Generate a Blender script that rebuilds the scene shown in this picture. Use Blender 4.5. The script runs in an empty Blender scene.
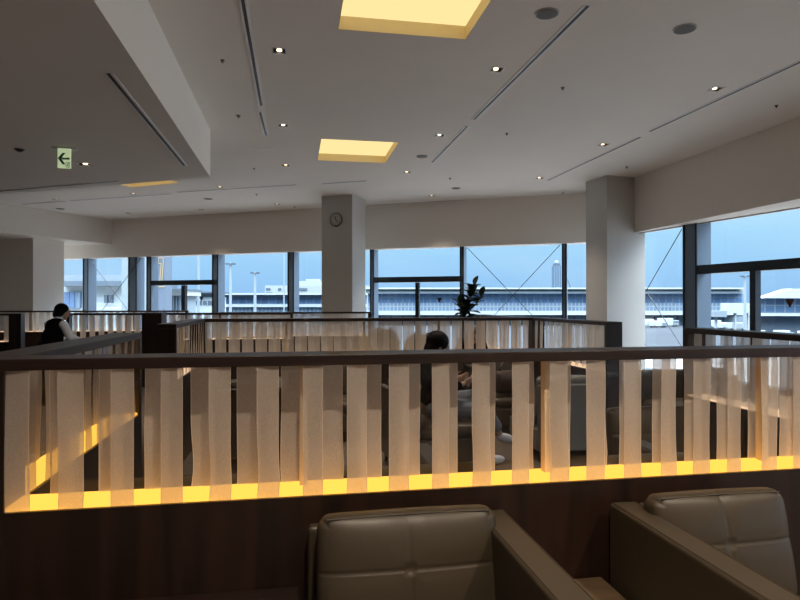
import bpy, bmesh, math, random
from math import sin, cos, radians, pi, sqrt
from mathutils import Vector, Matrix
random.seed(7)
S = bpy.context.scene
COL = S.collection
# ------------------------------------------------------------ camera, sky, light
YAW = radians(10.1); CH = 1.5; F = 600.0; HY = 303.0
cam = bpy.data.cameras.new('camera'); camo = bpy.data.objects.new('camera', cam); COL.objects.link(camo)
cam.sensor_fit = 'HORIZONTAL'; cam.sensor_width = 36; cam.lens = 36 * F / 800
cam.clip_end = 3000
camo.location = (0, 0, CH)
camo.rotation_euler = (pi / 2 + math.atan((HY - 300) / F), 0, -YAW)
S.camera = camo
S.view_settings.view_transform = 'Standard'; S.view_settings.look = 'None'
S.view_settings.exposure = 1.25; S.view_settings.gamma = 1; S.view_settings.use_curve_mapping = False
S.cycles.use_denoising = True
S.cycles.max_bounces = 8; S.cycles.diffuse_bounces = 5; S.cycles.transparent_max_bounces = 40
S.cycles.sample_clamp_indirect = 4; S.cycles.caustics_reflective = False; S.cycles.caustics_refractive = False

w = bpy.data.worlds.new('overcast_sky'); S.world = w; w.use_nodes = True
N = w.node_tree.nodes; L = w.node_tree.links; N.clear()
out = N.new('ShaderNodeOutputWorld'); bg = N.new('ShaderNodeBackground')
tc = N.new('ShaderNodeTexCoord'); sp = N.new('ShaderNodeSeparateXYZ'); cr = N.new('ShaderNodeValToRGB')
L.new(tc.outputs['Generated'], sp.inputs[0]); L.new(sp.outputs['Z'], cr.inputs[0])
e = cr.color_ramp.elements
e[0].position = 0.0; e[0].color = (.30, .52, .83, 1)
e[1].position = 1.0; e[1].color = (1, 1, 1, 1)
for p, c in ((.04, (.32, .58, .88, 1)), (.12, (.40, .70, .93, 1)), (.22, (.46, .74, .95, 1)), (.5, (.80, .90, 1, 1))):
    x = e.new(p); x.color = c
mp = N.new('ShaderNodeMapping'); mp.inputs['Scale'].default_value = (1, 1, 4)
nz = N.new('ShaderNodeTexNoise'); nz.inputs['Scale'].default_value = 3.0; nz.inputs['Detail'].default_value = 5
L.new(tc.outputs['Generated'], mp.inputs[0]); L.new(mp.outputs[0], nz.inputs[0])
mr = N.new('ShaderNodeMapRange'); mr.inputs['From Min'].default_value = .45; mr.inputs['From Max'].default_value = .75
mr.inputs['To Max'].default_value = .35
L.new(nz.outputs[0], mr.inputs[0])
mx = N.new('ShaderNodeMixRGB'); mx.inputs[2].default_value = (.56, .76, .93, 1)
L.new(mr.outputs[0], mx.inputs[0]); L.new(cr.outputs[0], mx.inputs[1]); L.new(mx.outputs[0], bg.inputs[0])
st_ = N.new('ShaderNodeMapRange'); st_.interpolation_type = 'SMOOTHSTEP'      # an overcast sky is brightest overhead
st_.inputs['From Min'].default_value = .22; st_.inputs['From Max'].default_value = .65; st_.inputs['To Min'].default_value = .468; st_.inputs['To Max'].default_value = 5.5
L.new(sp.outputs['Z'], st_.inputs[0]); L.new(st_.outputs[0], bg.inputs[1])
L.new(bg.outputs[0], out.inputs[0])

# ------------------------------------------------------------ projection helpers (used to measure places in the room)
def W(px, Z):
    cx = (px - 400) / F * Z
    return Vector((cx * cos(YAW) + Z * sin(YAW), -cx * sin(YAW) + Z * cos(YAW)))
def WH(px, py, h):
    """floor-plan point at height h seen at this pixel"""
    Z = (h - CH) * F / (HY - py)
    return W(px, Z)
def atY(px, Y):
    u = (px - 400) / F
    return Y * (sin(YAW) + u * cos(YAW)) / (cos(YAW) - u * sin(YAW))
CEIL = 3.9; SOFF = 3.25
Rd = Vector((sin(radians(-8.5)), cos(radians(-8.5)))); Rn = Vector((Rd.y, -Rd.x))
Bd = Vector((sin(radians(119.3)), cos(radians(119.3)))); Bn = Vector((-Bd.y, Bd.x))

# ------------------------------------------------------------ materials
MATS = {}
def mat(name, col, rough=.6, metal=0, emit=None, es=0, bump=None, spec=.5, var=None, coat=0):
    if name in MATS: return MATS[name]
    m = bpy.data.materials.new(name); m.use_nodes = True; MATS[name] = m
    n = m.node_tree.nodes; l = m.node_tree.links; b = n['Principled BSDF']
    b.inputs['Base Color'].default_value = (*col, 1); b.inputs['Roughness'].default_value = rough
    b.inputs['Metallic'].default_value = metal; b.inputs['Specular IOR Level'].default_value = spec
    b.inputs['Coat Weight'].default_value = coat
    t = n.new('ShaderNodeTexCoord')
    sc, amt = var if var else (6, .06)
    z = n.new('ShaderNodeTexNoise'); z.inputs['Scale'].default_value = sc; z.inputs['Detail'].default_value = 4
    l.new(t.outputs['Object'], z.inputs[0])
    r = n.new('ShaderNodeMapRange'); r.inputs['To Min'].default_value = 1 - amt; r.inputs['To Max'].default_value = 1 + amt
    l.new(z.outputs[0], r.inputs[0])
    v = n.new('ShaderNodeVectorMath'); v.operation = 'SCALE'; v.inputs[0].default_value = col
    l.new(r.outputs[0], v.inputs['Scale']); l.new(v.outputs[0], b.inputs['Base Color'])
    if bump:
        z2 = n.new('ShaderNodeTexNoise'); z2.inputs['Scale'].default_value = bump[0]; z2.inputs['Detail'].default_value = 3
        l.new(t.outputs['Object'], z2.inputs[0])
        bp = n.new('ShaderNodeBump'); bp.inputs['Strength'].default_value = bump[1]; bp.inputs['Distance'].default_value = bump[2]
        l.new(z2.outputs[0], bp.inputs['Height']); l.new(bp.outputs[0], b.inputs['Normal'])
    if emit:
        b.inputs['Emission Color'].default_value = (*emit, 1); b.inputs['Emission Strength'].default_value = es
    return m
def wood(name, c1, c2, rough, scale=(1, 1, 1)):
    m = bpy.data.materials.new(name); m.use_nodes = True; MATS[name] = m
    n = m.node_tree.nodes; l = m.node_tree.links; b = n['Principled BSDF']
    t = n.new('ShaderNodeTexCoord'); mp = n.new('ShaderNodeMapping'); mp.inputs['Scale'].default_value = scale
    l.new(t.outputs['Object'], mp.inputs[0])
    z = n.new('ShaderNodeTexNoise'); z.inputs['Scale'].default_value = 1; z.inputs['Detail'].default_value = 6; z.inputs['Distortion'].default_value = .6
    l.new(mp.outputs[0], z.inputs[0])
    c = n.new('ShaderNodeValToRGB'); c.color_ramp.elements[0].position = .3; c.color_ramp.elements[1].position = .7
    c.color_ramp.elements[0].color = (*c1, 1); c.color_ramp.elements[1].color = (*c2, 1)
    l.new(z.outputs[0], c.inputs[0]); l.new(c.outputs[0], b.inputs['Base Color'])
    b.inputs['Roughness'].default_value = rough
    bp = n.new('ShaderNodeBump'); bp.inputs['Strength'].default_value = .15; bp.inputs['Distance'].default_value = .002
    l.new(z.outputs[0], bp.inputs['Height']); l.new(bp.outputs[0], b.inputs['Normal'])
    return m
def glass(name, tint=(1, 1, 1), base=.03, edge=.5):
    m = bpy.data.materials.new(name); m.use_nodes = True; MATS[name] = m
    n = m.node_tree.nodes; l = m.node_tree.links; n.clear()
    o = n.new('ShaderNodeOutputMaterial'); tr = n.new('ShaderNodeBsdfTransparent'); gl = n.new('ShaderNodeBsdfGlossy')
    tr.inputs[0].default_value = (*tint, 1); gl.inputs['Roughness'].default_value = .02
    lw = n.new('ShaderNodeLayerWeight'); lw.inputs[0].default_value = .5
    pw = n.new('ShaderNodeMath'); pw.operation = 'POWER'; pw.inputs[1].default_value = 4; l.new(lw.outputs['Facing'], pw.inputs[0])
    ma = n.new('ShaderNodeMath'); ma.operation = 'MULTIPLY_ADD'; ma.inputs[1].default_value = edge; ma.inputs[2].default_value = base
    l.new(pw.outputs[0], ma.inputs[0]); mi = n.new('ShaderNodeMixShader')
    l.new(ma.outputs[0], mi.inputs[0]); l.new(tr.outputs[0], mi.inputs[1]); l.new(gl.outputs[0], mi.inputs[2]); l.new(mi.outputs[0], o.inputs[0])
    return m
def sheer(name, col, transp):
    m = bpy.data.materials.new(name); m.use_nodes = True; MATS[name] = m
    n = m.node_tree.nodes; l = m.node_tree.links; n.clear()
    o = n.new('ShaderNodeOutputMaterial'); tr = n.new('ShaderNodeBsdfTransparent')
    d = n.new('ShaderNodeBsdfDiffuse'); tl = n.new('ShaderNodeBsdfTranslucent')
    t = n.new('ShaderNodeTexCoord'); mp = n.new('ShaderNodeMapping'); mp.inputs['Scale'].default_value = (380, 380, 260)
    l.new(t.outputs['Object'], mp.inputs[0]); z = n.new('ShaderNodeTexNoise'); z.inputs['Scale'].default_value = 1; z.inputs['Detail'].default_value = 3
    l.new(mp.outputs[0], z.inputs[0])
    r = n.new('ShaderNodeMapRange'); r.inputs['From Min'].default_value = .3; r.inputs['From Max'].default_value = .7
    r.inputs['To Min'].default_value = transp - .12; r.inputs['To Max'].default_value = transp + .12; l.new(z.outputs[0], r.inputs[0])
    oi = n.new('ShaderNodeObjectInfo')
    cr = n.new('ShaderNodeValToRGB'); cr.color_ramp.elements[0].color = (*[c * .88 for c in col], 1); cr.color_ramp.elements[1].color = (*col, 1)
    l.new(oi.outputs['Random'], cr.inputs[0]); l.new(cr.outputs[0], d.inputs[0]); l.new(cr.outputs[0], tl.inputs[0])
    m1 = n.new('ShaderNodeMixShader'); m1.inputs[0].default_value = .5; l.new(d.outputs[0], m1.inputs[1]); l.new(tl.outputs[0], m1.inputs[2])
    # a stitched hem along both edges is denser than the weave
    uv = n.new('ShaderNodeSeparateXYZ'); l.new(t.outputs['UV'], uv.inputs[0])
    ab = n.new('ShaderNodeMath'); ab.operation = 'SUBTRACT'; ab.inputs[1].default_value = .5; l.new(uv.outputs['X'], ab.inputs[0])
    ac = n.new('ShaderNodeMath'); ac.operation = 'ABSOLUTE'; l.new(ab.outputs[0], ac.inputs[0])
    gt = n.new('ShaderNodeMath'); gt.operation = 'LESS_THAN'; gt.inputs[1].default_value = .465; l.new(ac.outputs[0], gt.inputs[0])
    mu = n.new('ShaderNodeMath'); mu.operation = 'MULTIPLY'; l.new(gt.outputs[0], mu.inputs[0]); l.new(r.outputs[0], mu.inputs[1])
    m2 = n.new('ShaderNodeMixShader'); l.new(mu.outputs[0], m2.inputs[0]); l.new(m1.outputs[0], m2.inputs[1]); l.new(tr.outputs[0], m2.inputs[2])
    l.new(m2.outputs[0], o.inputs[0])
    return m
def emis(name, col, s):
    m = bpy.data.materials.new(name); m.use_nodes = True; MATS[name] = m
    n = m.node_tree.nodes; l = m.node_tree.links; n.clear()
    o = n.new('ShaderNodeOutputMaterial'); em = n.new('ShaderNodeEmission'); em.inputs[0].default_value = (*col, 1); em.inputs[1].default_value = s
    l.new(em.outputs[0], o.inputs[0]); return m
def facade(name, c1, c2, bw, bh, mortar=.08, rough=.5):
    m = bpy.data.materials.new(name); m.use_nodes = True; MATS[name] = m
    n = m.node_tree.nodes; l = m.node_tree.links; b = n['Principled BSDF']; b.inputs['Roughness'].default_value = rough
    b.inputs['Specular IOR Level'].default_value = .2
    t = n.new('ShaderNodeTexCoord'); s = n.new('ShaderNodeSeparateXYZ'); c = n.new('ShaderNodeCombineXYZ')
    l.new(t.outputs['Object'], s.inputs[0]); l.new(s.outputs['X'], c.inputs['X']); l.new(s.outputs['Z'], c.inputs['Y'])
    k = n.new('ShaderNodeTexBrick'); k.offset = 0; k.inputs['Scale'].default_value = 1
    k.inputs['Brick Width'].default_value = bw; k.inputs['Row Height'].default_value = bh; k.inputs['Mortar Size'].default_value = mortar
    k.inputs['Color1'].default_value = (*c1, 1); k.inputs['Color2'].default_value = (*[q * .75 for q in c1], 1); k.inputs['Mortar'].default_value = (*c2, 1)
    l.new(c.outputs[0], k.inputs[0]); l.new(k.outputs[0], b.inputs['Base Color'])
    return m

M_wall = mat('warm_white_paint', (.78, .73, .67), .8, var=(2, .02))
M_ceil = mat('ceiling_paint', (.87, .83, .78), .85, var=(1.5, .03))
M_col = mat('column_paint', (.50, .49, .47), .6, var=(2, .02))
M_wood = wood('dark_walnut', (.011, .005, .003), (.034, .015, .009), .42, (14, 14, 1.2))
M_woodr = wood('dark_walnut_rail', (.013, .006, .005), (.036, .017, .011), .40, (1.2, 30, 30))
M_oak = mat('pale_oak_post', (.78, .62, .42), .6)
M_floor = wood('dark_floor', (.02, .012, .009), (.05, .028, .02), .45, (1.5, 12, 4))
M_carpet = mat('brown_carpet', (.11, .085, .07), .95, var=(30, .3))
M_leather = mat('taupe_leather', (.056, .042, .026), .42, bump=(220, .25, .0015), var=(3, .06))
M_leatherseam = mat('leather_piping', (.05, .036, .024), .5)
M_leg = mat('dark_leg', (.02, .015, .012), .4)
M_frame = mat('window_frame_metal', (.11, .16, .23), .45, .0)
M_frame2 = mat('window_frame_dark', (.012, .018, .026), .4, .3)
M_pane = glass('window_glass', (.97, .99, 1), .02, .3)
M_pglass = glass('partition_glass', (1, 1, 1), .012, .25)
M_fab = sheer('sheer_fabric', (.94, .83, .72), .27)
M_fabfar = sheer('sheer_fabric_pale', (.94, .85, .77), .28)
M_led = emis('ledge_light_diffuser', (.86, .40, .055), .86)
M_led2 = emis('ledge_light_diffuser_pale', (1.0, .66, .40), .42)
M_cove = emis('ceiling_light_diffuser', (1.0, .76, .34), .46)
M_cove_side = mat('recess_side_paint', (.8, .68, .45), .7)
M_dark = mat('dark_slot', (.008, .008, .01), .6)
M_alu = mat('aluminium_trim', (.45, .45, .46), .4, .5)
M_trimp = mat('painted_trim', (.82, .82, .82), .5)
M_grille = mat('grey_grille', (.12, .12, .115), .7, bump=(400, .5, .002))
M_bulb = emis('downlight_lamp', (1.0, .74, .45), 2.2)
M_steel = mat('steel_wire', (.05, .06, .07), .3, .8)
M_sign = mat('sign_face', (.62, .78, .5), .5, emit=(.70, .85, .50), es=.2)
M_green = mat('sign_green', (.0, .20, .085), .5)
M_black = mat('black_cloth', (.004, .004, .005), .95, spec=.08, var=(40, .2))
M_white = mat('white_shirt', (.62, .66, .75), .8, var=(10, .05))
M_skin = mat('skin', (.48, .29, .2), .55)
M_hair = mat('black_hair', (.004, .003, .004), .6, spec=.12, var=(60, .3), bump=(120, .4, .003))
M_greyh = mat('grey_hair', (.16, .15, .15), .6)
M_blue = mat('pale_blue_cloth', (.17, .20, .25), .85)
M_leaf = mat('dark_leaf', (.016, .028, .010), .55, var=(8, .3), spec=.25)
M_bark = mat('bark', (.05, .035, .02), .8)
M_pot = mat('pot_ceramic', (.25, .23, .21), .5)
M_red = mat('sticker_dark_red', (.09, .03, .025), .6)

# ------------------------------------------------------------ object helpers
def link(name, me, m=None, parent=None, loc=(0, 0, 0), rz=0):
    o = bpy.data.objects.new(name, me); COL.objects.link(o)
    if m is not None and me is not None and not me.materials: me.materials.append(m)
    if parent: o.parent = parent
    o.location = loc; o.rotation_euler = (0, 0, rz)
    return o
def obj(name, bm, m, parent=None, loc=(0, 0, 0), rz=0, smooth=False):
    me = bpy.data.meshes.new(name); bm.normal_update(); bm.to_mesh(me); bm.free()
    if smooth:
        for p in me.polygons: p.use_smooth = True
    return link(name, me, m, parent, loc, rz)
def tag(o, label, cat, group=None, kind=None):
    o['label'] = label; o['category'] = cat
    if group: o['group'] = group
    if kind: o['kind'] = kind
    return o
def thing(name, label, cat, loc=(0, 0, 0), rz=0, group=None):
    o = link(name, None, None, None, loc, rz); return tag(o, label, cat, group)
def struct(name, bm, m, **k):
    o = obj(name, bm, m, **k); o['kind'] = 'structure'; return o
def BM(): return bmesh.new()
def box(bm, x0, x1, y0, y1, z0, z1, bev=0, seg=2):
    r = bmesh.ops.create_cube(bm, size=1)
    vs = r['verts']
    for v in vs:
        v.co = Vector(((x0 + x1) / 2 + v.co.x * (x1 - x0), (y0 + y1) / 2 + v.co.y * (y1 - y0), (z0 + z1) / 2 + v.co.z * (z1 - z0)))
    if bev:
        es = list({e for v in vs for e in v.link_edges})
        bmesh.ops.bevel(bm, geom=es, offset=bev, segments=seg, affect='EDGES', profile=.5)
    return bm
def obox(bm, o, d, x0, x1, y0, y1, z0, z1):
    """box in the frame of floor-plan origin o with x along d and y along its left normal"""
    n = Vector((-d.y, d.x))
    q = []
    for z in (z0, z1):
        for (a, b) in ((x0, y0), (x1, y0), (x1, y1), (x0, y1)):
            p = o + d * a + n * b; q.append(bm.verts.new((p.x, p.y, z)))
    for f in ((3, 2, 1, 0), (4, 5, 6, 7), (0, 1, 5, 4), (1, 2, 6, 5), (2, 3, 7, 6), (3, 0, 4, 7)):
        bm.faces.new([q[i] for i in f])
    return bm
def prism(bm, pts, z0, z1):
    a = [bm.verts.new((p[0], p[1], z0)) for p in pts]; b = [bm.verts.new((p[0], p[1], z1)) for p in pts]
    n = len(pts)
    bm.faces.new(a[::-1]); bm.faces.new(b)
    for i in range(n): bm.faces.new((a[i], a[(i + 1) % n], b[(i + 1) % n], b[i]))
    bmesh.ops.recalc_face_normals(bm, faces=bm.faces[:])
    return bm
def tube(bm, pts, rad, seg=8, cap=True):
    pts = [Vector(p) for p in pts]
    if not hasattr(rad, '__len__'): rad = [rad] * len(pts)
    rings = []
    for i, p in enumerate(pts):
        t = (pts[min(i + 1, len(pts) - 1)] - pts[max(i - 1, 0)]).normalized()
        up = Vector((0, 0, 1)) if abs(t.z) < .95 else Vector((1, 0, 0))
        a = t.cross(up).normalized(); b = t.cross(a)
        rings.append([bm.verts.new(p + (a * cos(2 * pi * k / seg) + b * sin(2 * pi * k / seg)) * rad[i]) for k in range(seg)])
    for i in range(len(rings) - 1):
        for k in range(seg):
            bm.faces.new((rings[i][k], rings[i][(k + 1) % seg], rings[i + 1][(k + 1) % seg], rings[i + 1][k]))
    if cap: bm.faces.new(rings[0][::-1]); bm.faces.new(rings[-1])
    bmesh.ops.recalc_face_normals(bm, faces=bm.faces[:])
    return bm
def disc(bm, c, r, h, seg=32, axis='z'):
    m = Matrix.Translation(c)
    if axis == 'y': m = m @ Matrix.Rotation(pi / 2, 4, 'X')
    bmesh.ops.create_cone(bm, cap_ends=True, segments=seg, radius1=r, radius2=r, depth=h, matrix=m)
    return bm
def applied(name, bm, mods, m, parent=None, loc=(0, 0, 0), rz=0, smooth=True, hide=()):
    o = obj(name + '_tmp', bm, None)
    for t, kw in mods:
        md = o.modifiers.new(t, t)
        for k, v in kw.items(): setattr(md, k, v)
    dg = bpy.context.evaluated_depsgraph_get(); dg.update()
    me = bpy.data.meshes.new_from_object(o.evaluated_get(dg))
    bpy.data.objects.remove(o)
    for h in hide: bpy.data.objects.remove(h)
    me.name = name
    for p in me.polygons: p.use_smooth = smooth
    return link(name, me, m, parent, loc, rz)
def copy_tree(o, parent=None):
    c = o.copy(); COL.objects.link(c)
    if parent: c.parent = parent
    for ch in [q for q in bpy.data.objects if q.parent == o]: copy_tree(ch, c)
    return c

# ------------------------------------------------------------ room shell
BH0 = W(200, 16.36)                     # a point on the face of the back header
RH0 = W(640, 11.28)                     # a point on the face of the right header
KC = W(607, 11.25)                      # nearest corner of the corner column
HB = CH + 1.32                          # underside of the headers
def meet(p, d, q, e2):
    k = ((q - p).x * e2.y - (q - p).y * e2.x) / (d.x * e2.y - d.y * e2.x)
    return p + d * k
GO = .38                                # glazing stands this far behind the header face
bl, rl = BH0 + Bn * GO, RH0 + Rn * GO
corner = meet(bl, Bd, rl, Rd)
rear_r = rl + Rd * ((-7 - rl.y) / Rd.y)
left_b = bl - Bd * 13
outline = [rear_r + Rn * .3, corner + (Bn + Rn) * .2, left_b + Bn * .3, Vector((left_b.x, -7.3)), ]
outline = [(p.x, p.y) for p in outline]
struct('floor', prism(BM(), outline, -.15, 0), M_carpet)

# ceiling with real openings
cut = BM()
def quad_from(px_pts, h): return [WH(x, y, h) for x, y in px_pts]
coffers = []
c1f = WH(338, 26, CEIL); c1r = WH(466, 39, CEIL)
coffers.append((c1f.x, c1r.x, c1r.y - 1.35, c1r.y, 0))
c2f = WH(317.5, 158, CEIL); c2r = WH(385.5, 163, CEIL)
coffers.append((c2f.x, c2r.x, c2r.y - 1.35, c2r.y, 0))
for x0, x1, y0, y1, _ in coffers: box(cut, x0, x1, y0, y1, CEIL - .1, CEIL + .125)
c3a = WH(132, 187.3, CEIL); c3b = WH(180, 182.6, CEIL); c3d = (c3b - c3a).normalized(); c3n = Vector((c3d.y, -c3d.x))
obox(cut, c3a, c3d, 0, (c3b - c3a).length, -1.3, 0, CEIL - .1, CEIL + .125)
DL = [(279, 50, 'first square downlight left of the largest glowing recess'), (497, 69, 'square downlight to the right of the largest glowing recess'),
      (440, 135, 'square downlight between the long slot and the middle glowing recess'), (283, 125, 'square downlight up and left of the middle glowing recess'),
      (285.5, 165, 'square downlight just left of the middle glowing recess, below its height'), (219.5, 187, 'square downlight under the corner of the lowered ceiling'),
      (277, 204, 'square downlight nearest the clock column on its left'), (201, 209.5, 'square downlight beside the header, under the lowered ceiling corner'),
      (55.5, 199, 'square downlight between the lowered ceiling and the left beam'), (132.5, 193.5, 'square downlight just below the sliver of glowing recess'),
      (128, 213, 'square downlight close to the inner end of the left beam'), (407, 172, 'square downlight right of the middle glowing recess'),
      (432, 195.5, 'square downlight nearest the header, right of the clock column'), (540, 178, 'square downlight at the end of the slot by the corner column'),
      (717, 88.5, 'largest square downlight at the far right by the long slot'), (604, 144.5, 'square downlight above the corner column')]
DS = .115
dlw = []
for px, py, lb in DL:
    p = WH(px, py, CEIL); dlw.append((p, lb)); box(cut, p.x - DS / 2, p.x + DS / 2, p.y - DS / 2, p.y + DS / 2, CEIL - .1, CEIL + .09)
me = bpy.data.meshes.new('cut'); cut.to_mesh(me); cut.free(); cuto = link('cutter', me)
cl = applied('ceiling', prism(BM(), outline, CEIL, CEIL + .3), [('BOOLEAN', dict(object=cuto, operation='DIFFERENCE', solver='EXACT'))], M_ceil, smooth=False, hide=[cuto])
cl['kind'] = 'structure'

# lowered ceiling box at the left
sc = WH(210, 177, SOFF)
sf = [sc, sc - Bd * 9, Vector((sc.x - 7.85, -7)), Vector((sc.x, -7))]
cut = BM(); p = WH(84, 164, SOFF); dl_s = p
box(cut, p.x - .07, p.x + .07, p.y - .07, p.y + .07, SOFF - .1, SOFF + .09)
me = bpy.data.meshes.new('cut'); cut.to_mesh(me); cut.free(); cuto = link('cutter', me)
o = applied('ceiling_lowered', prism(BM(), [(q.x, q.y) for q in sf], SOFF, CEIL), [('BOOLEAN', dict(object=cuto, operation='DIFFERENCE', solver='EXACT'))], M_ceil, smooth=False, hide=[cuto])
o['kind'] = 'structure'

# headers, back and right
bx = (BH0 - corner).dot(Bd)
struct('wall_back', obox(BM(), BH0, Bd, -14, (corner - BH0).dot(Bd) + .1, 0, .38 - .06, HB, CEIL), M_wall)
rt0 = (rear_r - RH0).dot(Rd); rt1 = (KC - RH0).dot(Rd) + .3
g0 = rl - Rn * .22; ga = g0 + Rd * ((-7 - g0.y) / Rd.y); gb = g0 + Rd * rt1
HBR = CH + 1.345
struct('wall_right', prism(BM(), [(RH0.x, -7), (ga.x, ga.y), (gb.x, gb.y), (RH0.x, gb.y)], HBR, CEIL), M_wall)
struct('trim_2', obox(BM(), g0, Rd, rt0, rt1, .0, .05, HBR - .02, HBR), M_alu)
struct('trim_3', obox(BM(), rl, Rd, rt0, (corner - rl).dot(Rd), -.06, .10, HBR + .055, CEIL), M_wall)
# corner column
t = thing; 
def column(name, o, d, a, dpt, z1, label):
    c = obj(name, obox(BM(), o, d, 0, a, 0, dpt, 0, z1), M_col); tag(c, label, 'column'); return c
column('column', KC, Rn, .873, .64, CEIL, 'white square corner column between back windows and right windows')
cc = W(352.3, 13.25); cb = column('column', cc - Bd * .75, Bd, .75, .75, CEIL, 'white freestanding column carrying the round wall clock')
# left beam and left column wall
bp0 = W(0, 14.4); bp1 = W(108, 17.25); bd_ = (bp1 - bp0).normalized()
struct('trim_1', obox(BM(), bp0 - bd_ * 3, bd_, 0, (bp1 - bp0).length + 3.2, 0, 4.0, CH + 1.7, CEIL), M_wall)
lc = W(33, 15.8)
struct('wall_left', obox(BM(), lc, Bn, 0, .95, 0, 5.5, 0, CH + 1.7), M_wall)
b = BM(); box(b, left_b.x - .2, left_b.x, -7.3, left_b.y, 0, CEIL); struct('wall_far_left', b, M_wall)
b = BM(); box(b, left_b.x, rear_r.x + .3, -7.3, -7.1, 0, CEIL); struct('wall_rear', b, M_wall)
struct('floor_curb', obox(BM(), bl, Bd, -13, (corner - bl).dot(Bd), -.1, .2, 0, .22), M_frame2)
struct('floor_curb_right', obox(BM(), rl, Rd, rt0, (corner - rl).dot(Rd), -.2, .1, 0, .22), M_frame2)

# ------------------------------------------------------------ glazing
def line_at(px, o, d):
    """distance along line (o,d) where it is seen at column px"""
    u = (px - 400) / F; r = Vector((sin(YAW) + u * cos(YAW), cos(YAW) - u * sin(YAW)))
    return (meet(o, d, Vector((0, 0)), r) - o).dot(d)
def window(name, o, d, nrm_in, muls, a0, a1, transoms, subs):
    root = link(name, None); root['kind'] = 'structure'
    side = -1 if nrm_in < 0 else 1
    for (s, wd, dp) in muls:
        f = obj('mullion', obox(BM(), o, d, s - wd, s, min(0, side * dp), max(0, side * dp), .2, CEIL - .02 if False else HB + .3), M_frame, root)
        g = obj('glazing_bead', obox(BM(), o, d, s - wd - .004, s - wd + .03, min(side * dp, side * (dp + .015)), max(side * dp, side * (dp + .015)), .2, HB + .3), M_frame2, f)
        g = obj('glazing_bead', obox(BM(), o, d, s - .03, s + .004, min(side * dp, side * (dp + .015)), max(side * dp, side * (dp + .015)), .2, HB + .3), M_frame2, f)
    for (s0, s1) in transoms:
        obj('transom', obox(BM(), o, d, s0, s1, min(side * .14, side * .30), max(side * .14, side * .30), CH + (.485 if side > 0 else .50), CH + .633), M_frame2, root)
    for (s, wd) in subs:
        obj('mullion', obox(BM(), o, d, s - wd / 2, s + wd / 2, min(side * .19, side * .30), max(side * .19, side * .30), .2, CH + .49), M_frame2, root)
    obj('pane', obox(BM(), o, d, a0, a1, -.025 if side > 0 else .01, -.01 if side > 0 else .025, .22, HB + .3), M_pane, root)
    return root
bi = bl - Bn * .33; 
def bs(px): return line_at(px, bi, Bd)
muls = [(bs(87.5), .2, .3), (bs(136), .30, .3), (bs(150), .16, .28), (bs(217.5), .19, .3), (bs(293), .18, .28), (bs(373.5), .10, .3), (bs(463.5), .09, .3), (bs(566.5), .10, .25)]
bt = [(bs(150), bs(217)), (bs(373), bs(463))]
bsub = [(line_at(183, bl - Bn * .3, Bd), .12), (line_at(417, bl - Bn * .3, Bd), .09)]
window('window_1', bl, Bd, -1, muls, -13, (corner - bl).dot(Bd) - .1, bt, bsub)
ri = rl - Rn * .3
def rs(px): return line_at(px, ri, Rd)
muls = [(rs(683.5), .30, .30)]
s0 = rs(683.5) - .3
# for the right wall x runs away from the camera, so a mullion at s spans [s-wd, s]
sub_s = line_at(752.5, rl - Rn * .3, Rd)
more = [(s0 - 3.6 * k, .3, .3) for k in (1, 2, 3, 4)]
window('window_2', rl, Rd, 1, muls + more, rt0, (corner - rl).dot(Rd) - .1, [(s0 - 3.6 * 4, s0)], [(sub_s, .10)] + [(sub_s - 3.6 * k, .10) for k in (1, 2, 3)])
# portals in the openings
def portal(o, d, a0, a1, z0, z1, inward):
    l = bpy.data.lights.new('daylight_opening', 'AREA'); l.shape = 'RECTANGLE'; l.size = a1 - a0; l.size_y = z1 - z0; l.energy = 1
    l.cycles.is_portal = True
    ob = bpy.data.objects.new('daylight_opening', l); COL.objects.link(ob)
    c = o + d * ((a0 + a1) / 2); ob.location = (c.x, c.y, (z0 + z1) / 2)
    ob.rotation_euler = Vector((inward.x, inward.y, 0)).to_track_quat('-Z', 'Z').to_euler()
portal(bl + Bn * .1, Bd, -13, (corner - bl).dot(Bd), .2, HB + .1, -Bn)
portal(rl + Rn * .1, Rd, rt0, (corner - rl).dot(Rd), .2, HB + .1, -Rn)

# bracing cables inside the window wall
def cable(name, pts, label):
    b = BM()
    for a, c in pts: tube(b, [a, c], .008, 6)
    tag(obj(name, b, M_steel), label, 'cable')
def bp(px, py, off=.12):
    o2 = bl - Bn * off; p = o2 + Bd * line_at(px, o2, Bd); Z = p.x * sin(YAW) + p.y * cos(YAW)
    return Vector((p.x, p.y, CH + (HY - py) / F * Z))
def rp(px, py, off=.15):
    o2 = rl - Rn * off; p = o2 + Rd * line_at(px, o2, Rd); Z = p.x * sin(YAW) + p.y * cos(YAW)
    return Vector((p.x, p.y, CH + (HY - py) / F * Z))
cable('bracing_cable', [(bp(467.5, 248, .2), bp(560, 344, .2)), ], 'diagonal steel bracing cable falling to the right behind the plant window')
cable('bracing_cable', [(bp(560, 245, .04), bp(467.5, 344, .04)), ], 'diagonal steel bracing cable rising to the right behind the plant window')
cable('bracing_cable', [(bp(91, 262), bp(134, 318)), ], 'diagonal steel bracing cable falling to the right at the leftmost windows')
cable('bracing_cable', [(bp(141, 258, .35), bp(101, 312, .14)), ], 'diagonal steel bracing cable rising to the right at the leftmost windows')
cable('bracing_cable', [(rp(682, 229), rp(646, 291)), (rp(646, 291), rp(684, 350))], 'bent steel bracing cable beside the corner column at right windows')

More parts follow.
